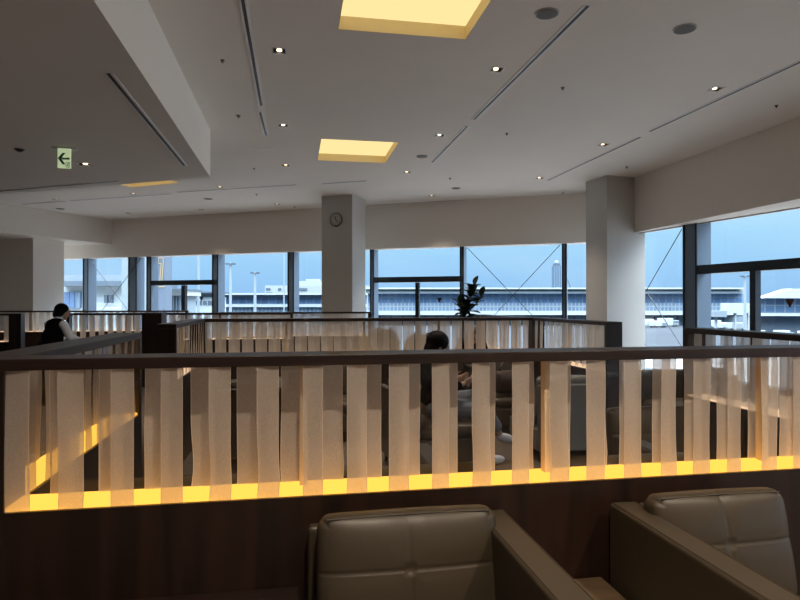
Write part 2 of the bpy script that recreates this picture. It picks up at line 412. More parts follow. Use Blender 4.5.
# fire-access triangles on the panes
def tri(px, py, P, n, label, s=.11):
    c = P(px, py, .02); d = Bd if P is bp else Rd
    b = BM(); z = [(-s, s * .75), (s, s * .75), (0, -s)]
    fr = [b.verts.new((c.x + d.x * a, c.y + d.y * a, c.z + h)) for a, h in z]
    bk = [b.verts.new((c.x + d.x * a - n.x * .003, c.y + d.y * a - n.y * .003, c.z + h)) for a, h in z]
    b.faces.new(fr); b.faces.new(bk[::-1])
    for i in range(3): b.faces.new((fr[i], fr[(i + 1) % 3], bk[(i + 1) % 3], bk[i]))
    bmesh.ops.recalc_face_normals(b, faces=b.faces[:])
    tag(obj('window_sticker', b, M_red), label, 'sticker')
tri(439.5, 300, bp, Bn, 'small dark downward triangle sticker on window left of the plant', .07)
tri(201.5, 299, bp, Bn, 'small dark downward triangle sticker on window near the left light mast', .07)
tri(790, 303, rp, Rn, 'dark downward triangle sticker on the rightmost window pane', .075)

# ------------------------------------------------------------ ceiling fittings
for i, (x0, x1, y0, y1, _) in enumerate(coffers):
    t_ = thing('ceiling_light', ['largest square glowing warm ceiling recess at the top of the view', 'middle square glowing warm ceiling recess in front of the clock column'][i], 'ceiling light', ((x0 + x1) / 2, (y0 + y1) / 2, CEIL))
    a, c = (x1 - x0) / 2, (y1 - y0) / 2
    b = BM(); th = .006
    box(b, -a, -a + th, -c, c, 0, .12); box(b, a - th, a, -c, c, 0, .12); box(b, -a + th, a - th, -c, -c + th, 0, .12); box(b, -a + th, a - th, c - th, c, 0, .12)
    obj('frame', b, M_cove_side, t_)
    b = BM(); box(b, -a, a, -c, c, .121, .124); obj('diffuser', b, M_cove, t_)
t_ = thing('ceiling_light', 'sliver of glowing warm ceiling recess behind the lowered ceiling edge', 'ceiling light', (c3a.x, c3a.y, CEIL), math.atan2(c3d.y, c3d.x))
LL = (c3b - c3a).length
b = BM(); box(b, 0, .006, -1.3, 0, 0, .12); box(b, LL - .006, LL, -1.3, 0, 0, .12); box(b, .006, LL - .006, -.006, 0, 0, .12); obj('frame', b, M_cove_side, t_)
b = BM(); box(b, 0, LL, -1.3, 0, .121, .124); obj('diffuser', b, M_cove, t_)

SPOT = 75.0
def downlight(p, h, s, label, wide=False):
    t_ = thing('ceiling_downlight', label, 'ceiling light', (p.x, p.y, h), 0, 'square recessed downlights')
    a = s / 2; b = BM(); w2 = .012
    box(b, -a - w2, a + w2, -a - w2, -a, -.004, 0); box(b, -a - w2, a + w2, a, a + w2, -.004, 0)
    box(b, -a - w2, -a, -a, a, -.004, 0); box(b, a, a + w2, -a, a, -.004, 0)
    obj('trim', b, M_alu, t_)
    b = BM(); th = .003
    box(b, -a, -a + th, -a, a, 0, .085); box(b, a - th, a, -a, a, 0, .085); box(b, -a + th, a - th, -a, -a + th, 0, .085); box(b, -a + th, a - th, a - th, a, 0, .085)
    box(b, -a, a, -a, a, .085, .088)
    obj('housing', b, M_dark, t_)
    b = BM(); disc(b, (0, a * .50, .016), a * .42, .012, 16); obj('lamp', b, M_bulb, t_)
    l = bpy.data.lights.new('downlight_beam', 'SPOT'); l.energy = SPOT * (2.2 if wide else 1); l.color = (1, .84, .66); l.spot_size = radians(125 if wide else 84); l.spot_blend = .9; l.shadow_soft_size = .04
    lo = bpy.data.objects.new('downlight_beam', l); COL.objects.link(lo); lo.parent = t_; lo.location = (0, 0, .006)
for p, lb in dlw: downlight(p, CEIL, DS, lb)
downlight(dl_s, SOFF, .14, 'square downlight beside the green exit sign')

for gx in (-1.9, .35, 2.6, 4.9):  # fill lamps out of view, added to brighten the near side of the room
    for gy, wd_ in ( (.2, 'in the row above the camera'), (-2.6, 'in the row behind the camera')):
        downlight(Vector((gx, gy)), CEIL - .088 - .001, DS, 'added square fill downlight ' + wd_ + {-1.9: ', far left', .35: ', left of centre', 2.6: ', right of centre', 4.9: ', far right'}[gx], True)
def slot(h, a, b_, label, wd=.05):
    d = (b_ - a); Ln = d.length
    t_ = thing('ceiling_vent', label, 'air vent', (a.x, a.y, h), math.atan2(d.y, d.x))
    b = BM(); box(b, 0, Ln, -wd * .20, wd * .20, -.0064, 0); obj('slot', b, M_dark, t_)
    b = BM(); box(b, 0, Ln, wd * .20, wd * .5, -.006, 0); box(b, 0, Ln, -wd * .5, -wd * .20, -.006, 0); obj('frame', b, M_trimp, t_)
for (a, b_, h, lb) in [((588, 5), (474, 119), CEIL, 'long linear ceiling vent beside the round ceiling speakers'), ((467, 126), (432, 162), CEIL, 'short linear ceiling vent right of the middle glowing recess'),
        ((241, -8), (261, 105), CEIL, 'long linear ceiling vent right of the lowered ceiling'), ((260, 112), (266, 135), CEIL, 'short linear ceiling vent right of the lowered ceiling corner'),
        ((810, 57), (650, 131), CEIL, 'long linear ceiling vent at the far right of the ceiling'), ((640, 137), (548, 180), CEIL, 'linear ceiling vent ending above the corner column'),
        ((108, 73), (184, 165), SOFF, 'linear vent on the lowered ceiling near its edge'), ((-10, 191.5), (118, 180.5), SOFF, 'linear vent along the far edge of lowered ceiling'),
        ((22, 204), (65, 201), CEIL, 'short linear ceiling vent nearest the left beam'), ((70, 200.5), (171, 193.5), CEIL, 'linear ceiling vent beyond the lowered ceiling'),
        ((177, 192), (296, 184.5), CEIL, 'linear ceiling vent left of the clock column'), ((322, 183.5), (366, 180.5), CEIL, 'linear ceiling vent just in front of clock column'),
        ((112, 219), (320, 208.5), CEIL, 'linear ceiling vent running along the back header left of clock column'), ((368, 205), (467, 199.5), CEIL, 'linear ceiling vent running along the back header right of clock column')]:
    slot(h, WH(*a, h), WH(*b_, h), lb, .072)
def round_fit(name, px, py, h, r, m, label, cat):
    p = WH(px, py, h); t_ = thing(name, label, cat, (p.x, p.y, h))
    b = BM(); disc(b, (0, 0, -.004), r * 1.06, .008, 36); obj('rim', b, M_alu, t_)
    b = BM(); disc(b, (0, 0, -.0075), r * .94, .009, 36); obj('grille', b, m, t_)
round_fit('ceiling_speaker', 547.5, 12.5, CEIL, .092, M_grille, 'dark round ceiling speaker beside the long linear vent', 'speaker')
round_fit('ceiling_speaker', 685.5, 28, CEIL, .092, M_grille, 'round ceiling speaker at upper right, away from the vents', 'speaker')
round_fit('ceiling_speaker', 422, 156, CEIL, .09, M_grille, 'round ceiling speaker beside the short vent right of middle recess', 'speaker')
round_fit('ceiling_speaker', 456, 188, CEIL, .09, M_grille, 'round ceiling speaker nearest the back header', 'speaker')
round_fit('ceiling_speaker', 208, 198.5, CEIL, .10, M_grille, 'round ceiling speaker left of the clock column', 'speaker')
round_fit('ceiling_speaker', 60, 208.5, CEIL, .10, M_grille, 'round ceiling speaker nearest the left beam', 'speaker')
def sensor(px, py, h, label, r=.013):
    p = WH(px, py, h); b = BM(); tube(b, [(0, 0, 0), (0, 0, -.006), (0, 0, -.012), (0, 0, -.03)], [r * 1.6, r * 1.6, r, r * .6], 14)
    tag(obj('sprinkler', b, M_grille, None, (p.x, p.y, h)), label, 'sprinkler')
for px, py, lb in [(563, 87, 'nearest sprinkler head right of the long vent'), (507, 133, 'sprinkler head right of the short vent'), (222, 59.5, 'sprinkler head left of the long left vent'),
        (238.5, 115, 'sprinkler head beside the lowered ceiling corner'), (254, 168, 'sprinkler head below the faint ceiling hatch'), (256.5, 194, 'sprinkler head left of the clock column near vent'),
        (450, 178, 'sprinkler head above the far round speaker'), (294.5, 206.5, 'sprinkler head nearest the clock column'), (777, 105, 'rightmost sprinkler head under the long right vent'),
        (627, 166.5, 'sprinkler head above the corner column'), (563, 192.5, 'sprinkler head by the header left of the corner column')]:
    sensor(px, py, CEIL, lb)
p = WH(19, 149, SOFF); b = BM(); tube(b, [(0, 0, 0), (0, 0, -.008), (0, 0, -.02), (0, 0, -.03)], [.05, .05, .035, .015], 20)
tag(obj('ceiling_camera', b, M_dark, None, (p.x, p.y, SOFF)), 'small dark dome camera on lowered ceiling left of exit sign', 'camera')
# access hatch
a = WH(247, 148.5, CEIL); c = WH(275, 155, CEIL); b = BM(); x0, x1, y0, y1 = a.x, c.x, c.y, a.y
box(b, -.2, .2, -.2, .2, -.002, 0); tag(obj('ceiling_hatch', b, M_ceil, None, ((x0 + x1) / 2, (y0 + y1) / 2, CEIL)), 'faint square access hatch in the ceiling near left vents', 'hatch')

# exit sign hung under the lowered ceiling
p = W(64, 6.75); t_ = thing('exit_sign', 'green arrow exit sign hanging under the lowered ceiling', 'sign', (p.x, p.y, SOFF), -YAW + .25)
b = BM(); box(b, -.068, .068, -.012, .012, -.235, -.012, .004); obj('sign_panel', b, M_sign, t_)
b = BM(); box(b, -.13, .13, -.03, .03, -.012, 0, .003); obj('mounting_plate', b, M_alu, t_)
b = BM(); yf = -.0145
def poly(b, pts, y0=-.0145, y1=-.0118):
    f = [b.verts.new((x, y0, z)) for x, z in pts]; g = [b.verts.new((x, y1, z)) for x, z in pts]
    b.faces.new(f); b.faces.new(g[::-1]); n = len(pts)
    for i in range(n): b.faces.new((f[i], f[(i + 1) % n], g[(i + 1) % n], g[i]))
poly(b, [(-.06, -.125), (.055, -.112), (.055, -.136), (-.02, -.138), (-.018, -.113)])
poly(b, [(-.064, -.125), (-.015, -.062), (.014, -.062), (-.028, -.122)])
poly(b, [(-.064, -.125), (-.028, -.128), (.014, -.192), (-.015, -.192)])
bmesh.ops.recalc_face_normals(b, faces=b.faces[:]); obj('arrow', b, M_green, t_)
b = BM()
box(b, .018, .060, -.0145, -.0118, -.225, -.221); box(b, .018, .022, -.0145, -.0118, -.221, -.170); box(b, .056, .060, -.0145, -.0118, -.221, -.170); box(b, .018, .060, -.0145, -.0118, -.170, -.166)
disc(b, (.042, -.013, -.178), .006, .003, 12, 'y')
poly(b, [(.034, -.186), (.046, -.184), (.042, -.202), (.050, -.219), (.044, -.219), (.037, -.206), (.028, -.216), (.025, -.212), (.033, -.203)])
bmesh.ops.recalc_face_normals(b, faces=b.faces[:]); obj('running_figure_symbol', b, M_green, t_)

# wall clock on the freestanding column
M_dial = mat('clock_dial', (.42, .40, .36), .4); M_rim = mat('clock_rim', (.10, .095, .09), .4, .5)
co = cc - Bd * .75; k_ = line_at(336.5, co, Bd); p = co + Bd * k_; Zc = p.x * sin(YAW) + p.y * cos(YAW)
t_ = thing('wall_clock', 'small round wall clock with dark rim on the freestanding white column', 'clock', (p.x, p.y, CH + (HY - 219.5) / F * Zc), math.atan2(Bd.y, Bd.x))
b = BM(); disc(b, (0, -.018, 0), .15, .034, 40, 'y'); obj('rim', b, M_rim, t_)
b = BM(); disc(b, (0, -.036, 0), .132, .004, 40, 'y'); obj('dial', b, M_dial, t_)
b = BM()
for k in range(12):
    a = k * pi / 6; r0, r1 = .10, .122
    b = BM(); tube(b, [(sin(a) * r0, -.040, cos(a) * r0), (sin(a) * r1, -.040, cos(a) * r1)], .006, 4); obj('hour_mark', b, M_dark, t_)

b = BM(); tube(b, [(0, -.043, 0), (-.014, -.043, .062)], .009, 6); obj('hour_hand', b, M_dark, t_)
b = BM(); tube(b, [(-.01, -.046, .015), (.062, -.046, -.075)], .0065, 6); obj('minute_hand', b, M_dark, t_)

# ------------------------------------------------------------ partitions
TH = .166; HL = .822; HR = 1.3145; PITCH = .1566; SW = .078
def strip_mesh(kind, amp, wd=SW, h0=HL - .011, h1=HR - .036):
    b = BM(); nz_, nx = 14, 3; rows = []
    ph = random.uniform(0, 6)
    for i in range(nz_ + 1):
        v = i / nz_; z = h0 + (h1 - h0) * v
        sag = amp * (sin(v * 5 + ph) * .5 + sin(v * 9 + ph * 2) * .25) * (1 - v) ** .6 * min(1, v * 7 + .1)
        nar = 1 - abs(amp) * 6 * math.exp(-((v - .28) / .16) ** 2)
        rows.append([b.verts.new(((j / nx - .5) * wd * nar + sag, .004 * sin(j * 1.6 + v * 4 + ph) * (1 if amp else .3), z)) for j in range(nx + 1)])
    for i in range(nz_):
        for j in range(nx): b.faces.new((rows[i][j], rows[i][j + 1], rows[i + 1][j + 1], rows[i + 1][j]))
    uvl = b.loops.layers.uv.new('UVMap'); ix = {v_: (j / nx, i / nz_) for i, row in enumerate(rows) for j, v_ in enumerate(row)}
    for f_ in b.faces:
        for lp in f_.loops: lp[uvl].uv = ix[lp.vert]
    me = bpy.data.meshes.new('fabric_strip'); b.to_mesh(me); b.free()
    for p_ in me.polygons: p_.use_smooth = True
    return me
STR = {}
def strips_for(m):
    if m.name not in STR:
        STR[m.name] = [strip_mesh(0, a) for a in (0, .003, .005, .008, .002, .006, .010)]
        for s_ in STR[m.name]: s_.materials.append(m)
    return STR[m.name]
def partition(label, x0, y0, length, along, off=0.0, layers=None, led=None, posts=(), ends=(True, True), pane=True, near=True, endw=.05, fab=None, skip_base=False):
    """origin at floor, local x along the run, local y across its thickness"""
    rz = 0 if along == 'x' else pi / 2
    loc = (x0, y0, 0) if along == 'x' else (x0 + TH, y0, 0)
    t_ = thing('partition_screen', label, 'partition', loc, rz)
    e0 = endw if ends[0] else 0; e1 = length - (endw if ends[1] else 0)
    b = BM(); box(b, e0, e1, 0, TH, 0, HL - .012); obj('base_panel', b, M_wood, t_)
    b = BM(); box(b, 0, length, 0, TH, HR - .038, HR, .003); obj('top_rail', b, M_woodr, t_)
    b = BM(); box(b, e0, e1, .014, TH - .008, HL - .012, HL); obj('ledge_light', b, led or M_led, t_)
    for k, s in enumerate(ends):
        if s:
            a = 0 if k == 0 else length - endw
            b = BM(); box(b, a, a + endw, 0, TH, 0, HR - .038, .002); obj('end_post', b, M_wood, t_)
    for s in posts:
        b = BM(); box(b, s - .014, s + .014, TH - .068, TH - .03, HL, HR - .038); obj('post', b, M_oak, t_)
    if pane:
        for a, c in ((.001, .006), (TH - .006, TH - .001)):
            b = BM(); box(b, e0, e1, a, c, HL - .012, HR - .038); obj('glass_panel', b, M_pglass, t_)
    V = strips_for(fab or M_fab)
    for lay in (0, 1):
        s = off + SW / 2 + (.093 if lay else 0); n = 0
        if layers:
            for a_, c_ in layers[lay]:
                q_ = link('fabric_strip', random.choice(V), None, t_, ((a_ + c_) / 2 - x0, (.010 if not lay else TH - .016), 0)); q_.scale.x = (c_ - a_) / SW
            continue
        while s - SW / 2 < e1 - .01:
            if s - SW / 2 >= e0 - .005 and s + SW / 2 < e1 + .005:
                link('fabric_strip', random.choice(V), None, t_, (s, (.010 if not lay else TH - .016), 0))
            s += PITCH
    return t_
# near booth
AX0 = -1.10; AY = 2.166
fl = [4, 58, 111, 161, 209, 257, 303, 347, 389, 432, 472, 512, 549.5, 586, 624, 661, 693, 727, 761, 793]
fr = [30, 84, 134, 183, 231, 279, 323, 367, 409, 449, 490, 529, 568, 605, 641, 676, 710, 741, 777, 808]
fs = [(atY(a, AY + .01), atY(c, AY + .01)) for a, c in zip(fl, fr)] + [(2.043 + .155 * k, 2.043 + .155 * k + .075) for k in range(1, 5)]
bk = [50, 99, 145, 191, 237, 281, 321, 360, 399, 437, 475, 514, 551, 587, 619, 652, 684, 716, 747, 779]
bks = [(atY(a, AY + TH - .016), atY(a, AY + TH - .016) + .084) for a in bk] + [(2.15 + .155 * k, 2.15 + .155 * k + .083) for k in range(0, 5)]
partition('nearest wood and fabric strip partition running across the foreground', AX0, AY, 4.20, 'x', layers=(fs, bks), posts=[atY(q, AY + TH - .05) - AX0 for q in (303.5, 546, 761.5)], endw=.166)
partition('short fabric strip partition running back from the left end of nearest partition', AX0, AY + TH, 1.66, 'y', off=.04, posts=(.7,), ends=(False, True))
partition('short fabric strip partition at far right in front of the right windows', 2.885, AY + TH, 1.74, 'y', off=.05, posts=(.7,), ends=(False, True), led=M_led2)
# middle booth
CX0 = -1.18; CX1 = 3.03
partition('long fabric strip partition across the middle, in front of the plant', CX0, 7.3, CX1 + TH - CX0, 'x', off=.17, posts=(1.1, 2.05, 3.0), pane=False, endw=.166, led=M_led2)
partition('middle booth left arm with wide dark end facing the aisle', CX0, 5.55, 1.75, 'y', off=.07, posts=(.9,), ends=(True, False), pane=False, led=M_led2)
partition('middle booth right arm with dark end post left of the corner column', CX1, 5.44, 1.86, 'y', off=.07, posts=(.9,), ends=(True, False), pane=False, led=M_led2)
partition('short partition running on behind the middle booth, right of the plant', 2.93, 7.3 + TH, 1.95, 'y', off=.05, ends=(False, True), pane=False, led=M_led2)
# far row
hx0, hx1 = atY(66, 11.8), atY(293, 11.8)
partition('far fabric strip partition with dark block, right of the standing waiter', hx0, 11.8, hx1 - hx0, 'x', off=.1, posts=(1.0, 2.0, 3.0), pane=False, fab=M_fabfar, led=M_led2)
fx1 = atY(21, 11.7)
partition('leftmost far partition, behind the left of standing waiter', fx1 - 3.2, 11.7, 3.2, 'x', off=.1, pane=False, endw=.2, fab=M_fabfar, led=M_led2)
ex0, ex1 = atY(219, 12.7), atY(371, 12.7)
partition('far partition crossing in front of the clock column', ex0, 12.7, ex1 - ex0, 'x', off=.1, posts=(1.3,), pane=False, fab=M_fabfar, led=M_led2)
gx0, gx1 = atY(-60, 15.7), atY(188, 15.7)
partition('farthest partition, below the leftmost windows', gx0, 15.7, gx1 - gx0, 'x', off=.1, posts=(2.0, 3.0), pane=False, fab=M_fabfar, led=M_led2)
bxa, bxb = atY(141, 11.3), atY(161, 11.3)
b = BM(); box(b, -(bxb - bxa) / 2, (bxb - bxa) / 2, -.2, .2, 0, HR, .004)
pc = thing('wood_cabinet', 'dark tall wood block standing at the far row of partitions', 'cabinet', ((bxa + bxb) / 2, 11.55, 0))
obj('body', b, M_wood, pc); b = BM(); box(b, -(bxb - bxa) / 2 - .005, (bxb - bxa) / 2 + .005, -.205, .205, HR, HR + .012, .002); obj('top_panel', b, M_woodr, pc)

# ------------------------------------------------------------ armchairs
def cushion(bm, wx, wy, wz, n=3.5, seams=(), nu=34, nv=26, puff=.02):
    """rounded pad: x width, y thickness, z height, seams pressed into the -y face"""
    verts = {}
    def P(u, v, s):
        r = .045
        hx, hz = wx / 2, wz / 2
        x = u * hx; z = v * hz
        ed = (1 - abs(u) ** 6) * (1 - abs(v) ** 6)
        y = s * (wy / 2 * (max(ed, 0) ** .28) + puff * (1 - u * u) * (1 - v * v) * (1 if s < 0 else .2))
        if s < 0:
            g = 0
            for ax, pos, dep in seams:
                d_ = (x - pos) if ax == 'x' else (z - pos)
                g = max(g, dep * math.exp(-(d_ / .0035) ** 2) + dep * .8 * math.exp(-(d_ / .035) ** 2))
            if seams: g = max(g, .014 * math.exp(-((x - seams[0][1]) ** 2 + (z - seams[1][1]) ** 2) / .0006))
            y += g
        k = 1 + .012 * (1 - v * v); kz = 1 + .02 * (1 - u * u)
        cxx = max(-hx + r, min(hx - r, x)); czz = max(-hz + r, min(hz - r, z)); dx, dz = x - cxx, z - czz
        if dx and dz:
            m_ = max(abs(dx), abs(dz)) / sqrt(dx * dx + dz * dz); x = cxx + dx * m_; z = czz + dz * m_
        return Vector((x * k, y, z * kz))
    def g(i, N):
        a = -1 + 2 * i / N
        return math.copysign(1 - (1 - abs(a)) ** 1.25, a)
    G = {}
    for s in (-1, 1):
        for i in range(nu + 1):
            for j in range(nv + 1):
                e_ = i in (0, nu) or j in (0, nv)
                if e_ and s == 1: G[s, i, j] = G[-1, i, j]; continue
                G[s, i, j] = bm.verts.new(P(g(i, nu), g(j, nv), s))
    for s in (-1, 1):
        for i in range(nu):
            for j in range(nv):
                f = (G[s, i, j], G[s, i + 1, j], G[s, i + 1, j + 1], G[s, i, j + 1])
                try: bm.faces.new(f if s < 0 else f[::-1])
                except ValueError: pass
    return bm
AW = .115
def make_armchair(label, cw=.60, arms=(True, True), ext=.0):
    t_ = thing('armchair', label, 'armchair', group=None)
    hw = cw / 2; D0, D1 = -.42, .40
    xl = -hw - (AW if arms[0] else ext); xr = hw + (AW if arms[1] else ext)
    for k, s in enumerate(arms):
        if not s: continue
        a, c = (-hw - AW, -hw - .001) if k == 0 else (hw + .001, hw + AW)
        b = BM(); box(b, a, c, D0, D1, .10, .735, .014, 3); ar = obj('armrest', b, M_leather, t_, smooth=False)
        b = BM()
        for xx in (a + .012, c - .012): tube(b, [(xx, D0 + .015, .7345), (xx, D1 - .015, .7345)], .0028, 6)
        obj('piping', b, M_leatherseam, ar)
    b = BM(); box(b, xl + (AW + .002 if arms[0] else 0), xr - (AW + .002 if arms[1] else 0), D1 - .055, D1, .10, .73, .016, 3); obj('back_frame', b, M_leather, t_)
    b = BM(); box(b, -hw + .004, hw - .004, D0 + .02, D1 - .06, .10, .30, .01, 2); obj('seat_frame', b, M_leather, t_)
    b = BM(); cushion(b, cw - .01, .13, .60, seams=(), puff=.012)
    bmesh.ops.transform(b, matrix=Matrix.Translation((0, -.10, .365)) @ Matrix.Rotation(-pi / 2, 4, 'X'), verts=b.verts); obj('seat_cushion', b, M_leather, t_, smooth=True)
    b = BM(); cushion(b, cw, .13, .40, seams=(('x', -.01, .006), ('z', .025, .006)), nu=110, nv=84)
    bmesh.ops.transform(b, matrix=Matrix.Translation((0, D1 - .155, .598)) @ Matrix.Rotation(-.20, 4, 'X'), verts=b.verts)
    cs = .03 * (arms[1] - arms[0]); cu = obj('back_cushion', b, M_leather, t_, (cs, 0, 0), smooth=True)
    b = BM(); z_ = []
    hx, hz = cw / 2, .40 / 2
    pts = []
    for k in range(41):
        u = -1 + 2 * k / 40
        pts.append(Vector((u * hx * .90, -.050, hz * (1 + .02 * (1 - u * u)) - .012)))
    tube(b, pts, .0026, 5)
    bmesh.ops.transform(b, matrix=Matrix.Translation((0, D1 - .155, .598)) @ Matrix.Rotation(-.20, 4, 'X'), verts=b.verts); obj('piping', b, M_leatherseam, cu)
    for sx in (xl + .05, xr - .05):
        for sy in (D0 + .06, D1 - .06):
            b = BM(); box(b, sx - .02, sx + .02, sy - .02, sy + .02, 0, .10, .003); obj('leg', b, M_leg, t_)
    return t_
def place(o, x, y, rz): o.location = (x, y, 0); o.rotation_euler = (0, 0, rz)
def relabel(o, s): o['label'] = s; return o
ch2 = make_armchair('taupe leather armchair with tall armrest at bottom right', .545, (True, False)); place(ch2, 1.31 + .2725, 1.735, 0)
ch1 = make_armchair('taupe leather armchair at bottom centre with square seamed backrest', .61, (False, True)); place(ch1, .355, 1.735, 0)
# chairs in the booth beyond the nearest partition: backs to it, then opposite
def chair_at(src, x, y, rz, lb):
    c = copy_tree(src); place(c, x, y, rz); relabel(c, lb); return c
chair_at(ch2, 1.55, 2.80, pi, 'armchair seen through the nearest partition, back to it, above the bottom right armchair')
chair_at(ch2, .35, 2.80, pi, 'armchair seen through the nearest partition, back to it, above bottom centre armchair')
chair_at(ch2, -.48, 2.80, pi, 'leftmost armchair seen through the nearest partition, back against it')
ch3 = make_armchair('armchair facing the camera beyond the nearest partition, left of the right arm', .64, (False, False)); place(ch3, 2.39, 3.45, 0)
0 and chair_at(ch2, 2.36, 3.85, 0, 'armchair facing the camera beyond the nearest partition, left of the right arm')
# middle booth
M_keep = M_leather; M_leather = mat('window_lit_leather', (.20, .195, .18), .45, bump=(220, .25, .0015), var=(3, .06))  # taupe leather copy, window light painted in as pale grey, for one chair
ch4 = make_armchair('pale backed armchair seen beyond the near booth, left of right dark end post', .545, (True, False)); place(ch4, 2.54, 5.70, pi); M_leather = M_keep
0 and chair_at(ch2, 2.54, 5.70, pi, 'pale backed armchair seen beyond the near booth, left of right dark end post')
chair_at(ch3, 1.24, 5.40, pi / 2 + .1, 'armchair under the seated person with black hair')
chair_at(ch2, -.45, 5.95, pi, 'armchair at the left of the middle booth beside its dark end')
for k, (x, lb) in enumerate([(-.5, 'armchair against the middle partition, leftmost of its row'), (.55, 'armchair against middle partition, second from the left'), (1.6, 'armchair against the middle partition, second from the right'), (2.5, 'armchair against the middle partition, rightmost of its row')]):
    if k in (1, 2, 3): chair_at(ch2, x, 6.87, 0, lb)
chair_at(ch2, 4.25, 5.9, -pi / 2, 'armchair by the right windows beside the corner column')

# side table and low bench on the near side
st = thing('side_table', 'low dark side table between the two near armchairs', 'table', (.985, 1.90, 0))
M_tabletop = wood('brown_table_top', (.10, .065, .035), (.18, .12, .07), .4, (3, 30, 3))
b = BM(); box(b, -.185, .185, -.25, .25, .42, .445, .004); obj('tabletop', b, M_tabletop, st)
for sx in (-.18, .18):
    for sy in (-.22, .22):
        b = BM(); box(b, sx - .018, sx + .018, sy - .018, sy + .018, 0, .42); obj('leg', b, M_leg, st)
bn = thing('wood_bench', 'low dark wood ledge at the foot of the nearest partition, left of the armchairs', 'bench', (-.50, 1.94, 0))
b = BM(); box(b, -.52, .52, -.22, .22, .46, .50, .004); obj('top_board', b, M_woodr, bn)
b = BM(); box(b, -.50, .50, -.19, .21, 0, .46); obj('body', b, M_wood, bn)

# tall lounge chairs beyond the middle partition (rounded backs)
def tall_chair(x, y, rz, lb, hh=1.12):
    t_ = thing('lounge_chair', lb, 'chair', (x, y, 0), rz)
    b = BM(); n = 12; R = .24
    rows = []
    for i in range(13):
        v = i / 12; z = .2 + (hh - .2) * v
        hw = R * (1 if v < .7 else sqrt(max(.02, 1 - ((v - .7) / .31) ** 2)))
        rows.append([b.verts.new((hw * sin(a), .02 + .16 * cos(a) - .16 + .08 * v, z)) for a in [(-1 + 2 * j / n) * 1.35 for j in range(n + 1)]])
    for i in range(12):
        for j in range(n): b.faces.new((rows[i][j], rows[i][j + 1], rows[i + 1][j + 1], rows[i + 1][j]))
    o = applied('backrest', b, [('SOLIDIFY', dict(thickness=.05)), ('SUBSURF', dict(levels=1))], M_leather, t_)
    b = BM(); cushion(b, .54, .14, .50, puff=.015); bmesh.ops.transform(b, matrix=Matrix.Translation((0, -.22, .40)) @ Matrix.Rotation(-pi / 2, 4, 'X'), verts=b.verts); obj('seat', b, M_leather, t_, smooth=True)
    for sx in (-.2, .2):
        for sy in (-.4, -.05):
            b = BM(); tube(b, [(sx, sy, 0), (sx, sy, .36)], .014, 8); obj('leg', b, M_leg, t_)
tall_chair(atY(384, 8.6), 8.6, pi + .3, 'rounded high back lounge chair behind the middle partition, left one', 1.13)
tall_chair(atY(419, 8.4), 8.2, pi - .2, 'rounded high back lounge chair behind the middle partition, right one', 1.07)

# brown bag on the armchair in the middle booth
b = BM(); cushion(b, .34, .16, .26, puff=.04)
bg_ = thing('shoulder_bag', 'brown soft bag on the armchair beside the middle booth right arm', 'bag', (2.45, 6.62, .44), .3)
bmesh.ops.transform(b, matrix=Matrix.Translation((0, 0, .15)), verts=b.verts)
M_bag = mat('brown_bag', (.05, .025, .015), .6)
obj('body', b, M_bag, bg_, smooth=True)
b = BM(); tube(b, [(cos(a) * .12, 0, .27 + sin(a) * .12) for a in [i * pi / 10 for i in range(11)]], .010, 6); obj('handle', b, M_bag, bg_, smooth=True)

# ------------------------------------------------------------ people
def limb(bm, pts, rad, seg=12):
    pts = [Vector(p) for p in pts]
    tube(bm, pts, rad, seg)
    for p, r in zip(pts, rad):
        bmesh.ops.create_icosphere(bm, subdivisions=2, radius=r, matrix=Matrix.Translation(p))
def ell(bm, c, r, rot=None):
    m = Matrix.Translation(c)
    if rot: m = m @ rot
    bmesh.ops.create_icosphere(bm, subdivisions=3, radius=1, matrix=m @ Matrix.Diagonal((*r, 1)))
def fuse(name, bm, m, parent, vox=.011, sm=4):
    return applied(name, bm, [('REMESH', dict(mode='VOXEL', voxel_size=vox)), ('SMOOTH', dict(iterations=sm, factor=.5))], m, parent)
def head(bm, c, rot):
    """local -y is forward"""
    def q(v): return Vector(c) + rot @ Vector(v)
    R4 = rot.to_4x4()
    ell(bm, q((0, 0, .02)), (.074, .092, .098), R4)
    ell(bm, q((0, -.025, -.045)), (.056, .066, .066), R4)
    ell(bm, q((0, -.094, -.012)), (.013, .020, .022), R4)
    ell(bm, q((0, -.084, -.052)), (.024, .010, .008), R4)
    ell(bm, q((0, -.078, -.092)), (.022, .016, .015), R4)
    for s in (-1, 1):
        ell(bm, q((s * .077, .008, -.012)), (.010, .020, .030), R4)
        ell(bm, q((s * .030, -.080, .010)), (.016, .010, .010), R4)
def eyes(parent, c, rot):
    b = BM()
    for s in (-1, 1):
        p = Vector(c) + rot @ Vector((s * .030, -.087, .011)); bmesh.ops.create_icosphere(b, subdivisions=2, radius=.007, matrix=Matrix.Translation(p))
    obj('eyes', b, M_dark, parent, smooth=True)
def hand(bm, wrist, d, n, curl=.5):
    """wrist point, direction along the palm, palm normal"""
    wrist = Vector(wrist); d = Vector(d).normalized(); n = Vector(n).normalized(); s = d.cross(n).normalized()
    ell(bm, wrist + d * .045, (.036, .046, .016), Matrix((s, d, n)).transposed().to_4x4())
    for k, (o_, ln) in enumerate(((-.027, .060), (-.009, .070), (.009, .066), (.026, .052))):
        a = wrist + d * .082 + s * o_; m_ = a + (d * cos(curl * .6) + n * sin(curl * .6)) * ln * .5; e_ = m_ + (d * cos(curl * 1.6) + n * sin(curl * 1.6)) * ln * .5
        limb(bm, [a, m_, e_], [.0095, .009, .0075], 8)
    a = wrist + d * .03 - s * .03; limb(bm, [a, a + (d * .5 - s + n * .3).normalized() * .03, a + (d * .9 - s * .6 + n * .6).normalized() * .06], [.012, .011, .009], 8)

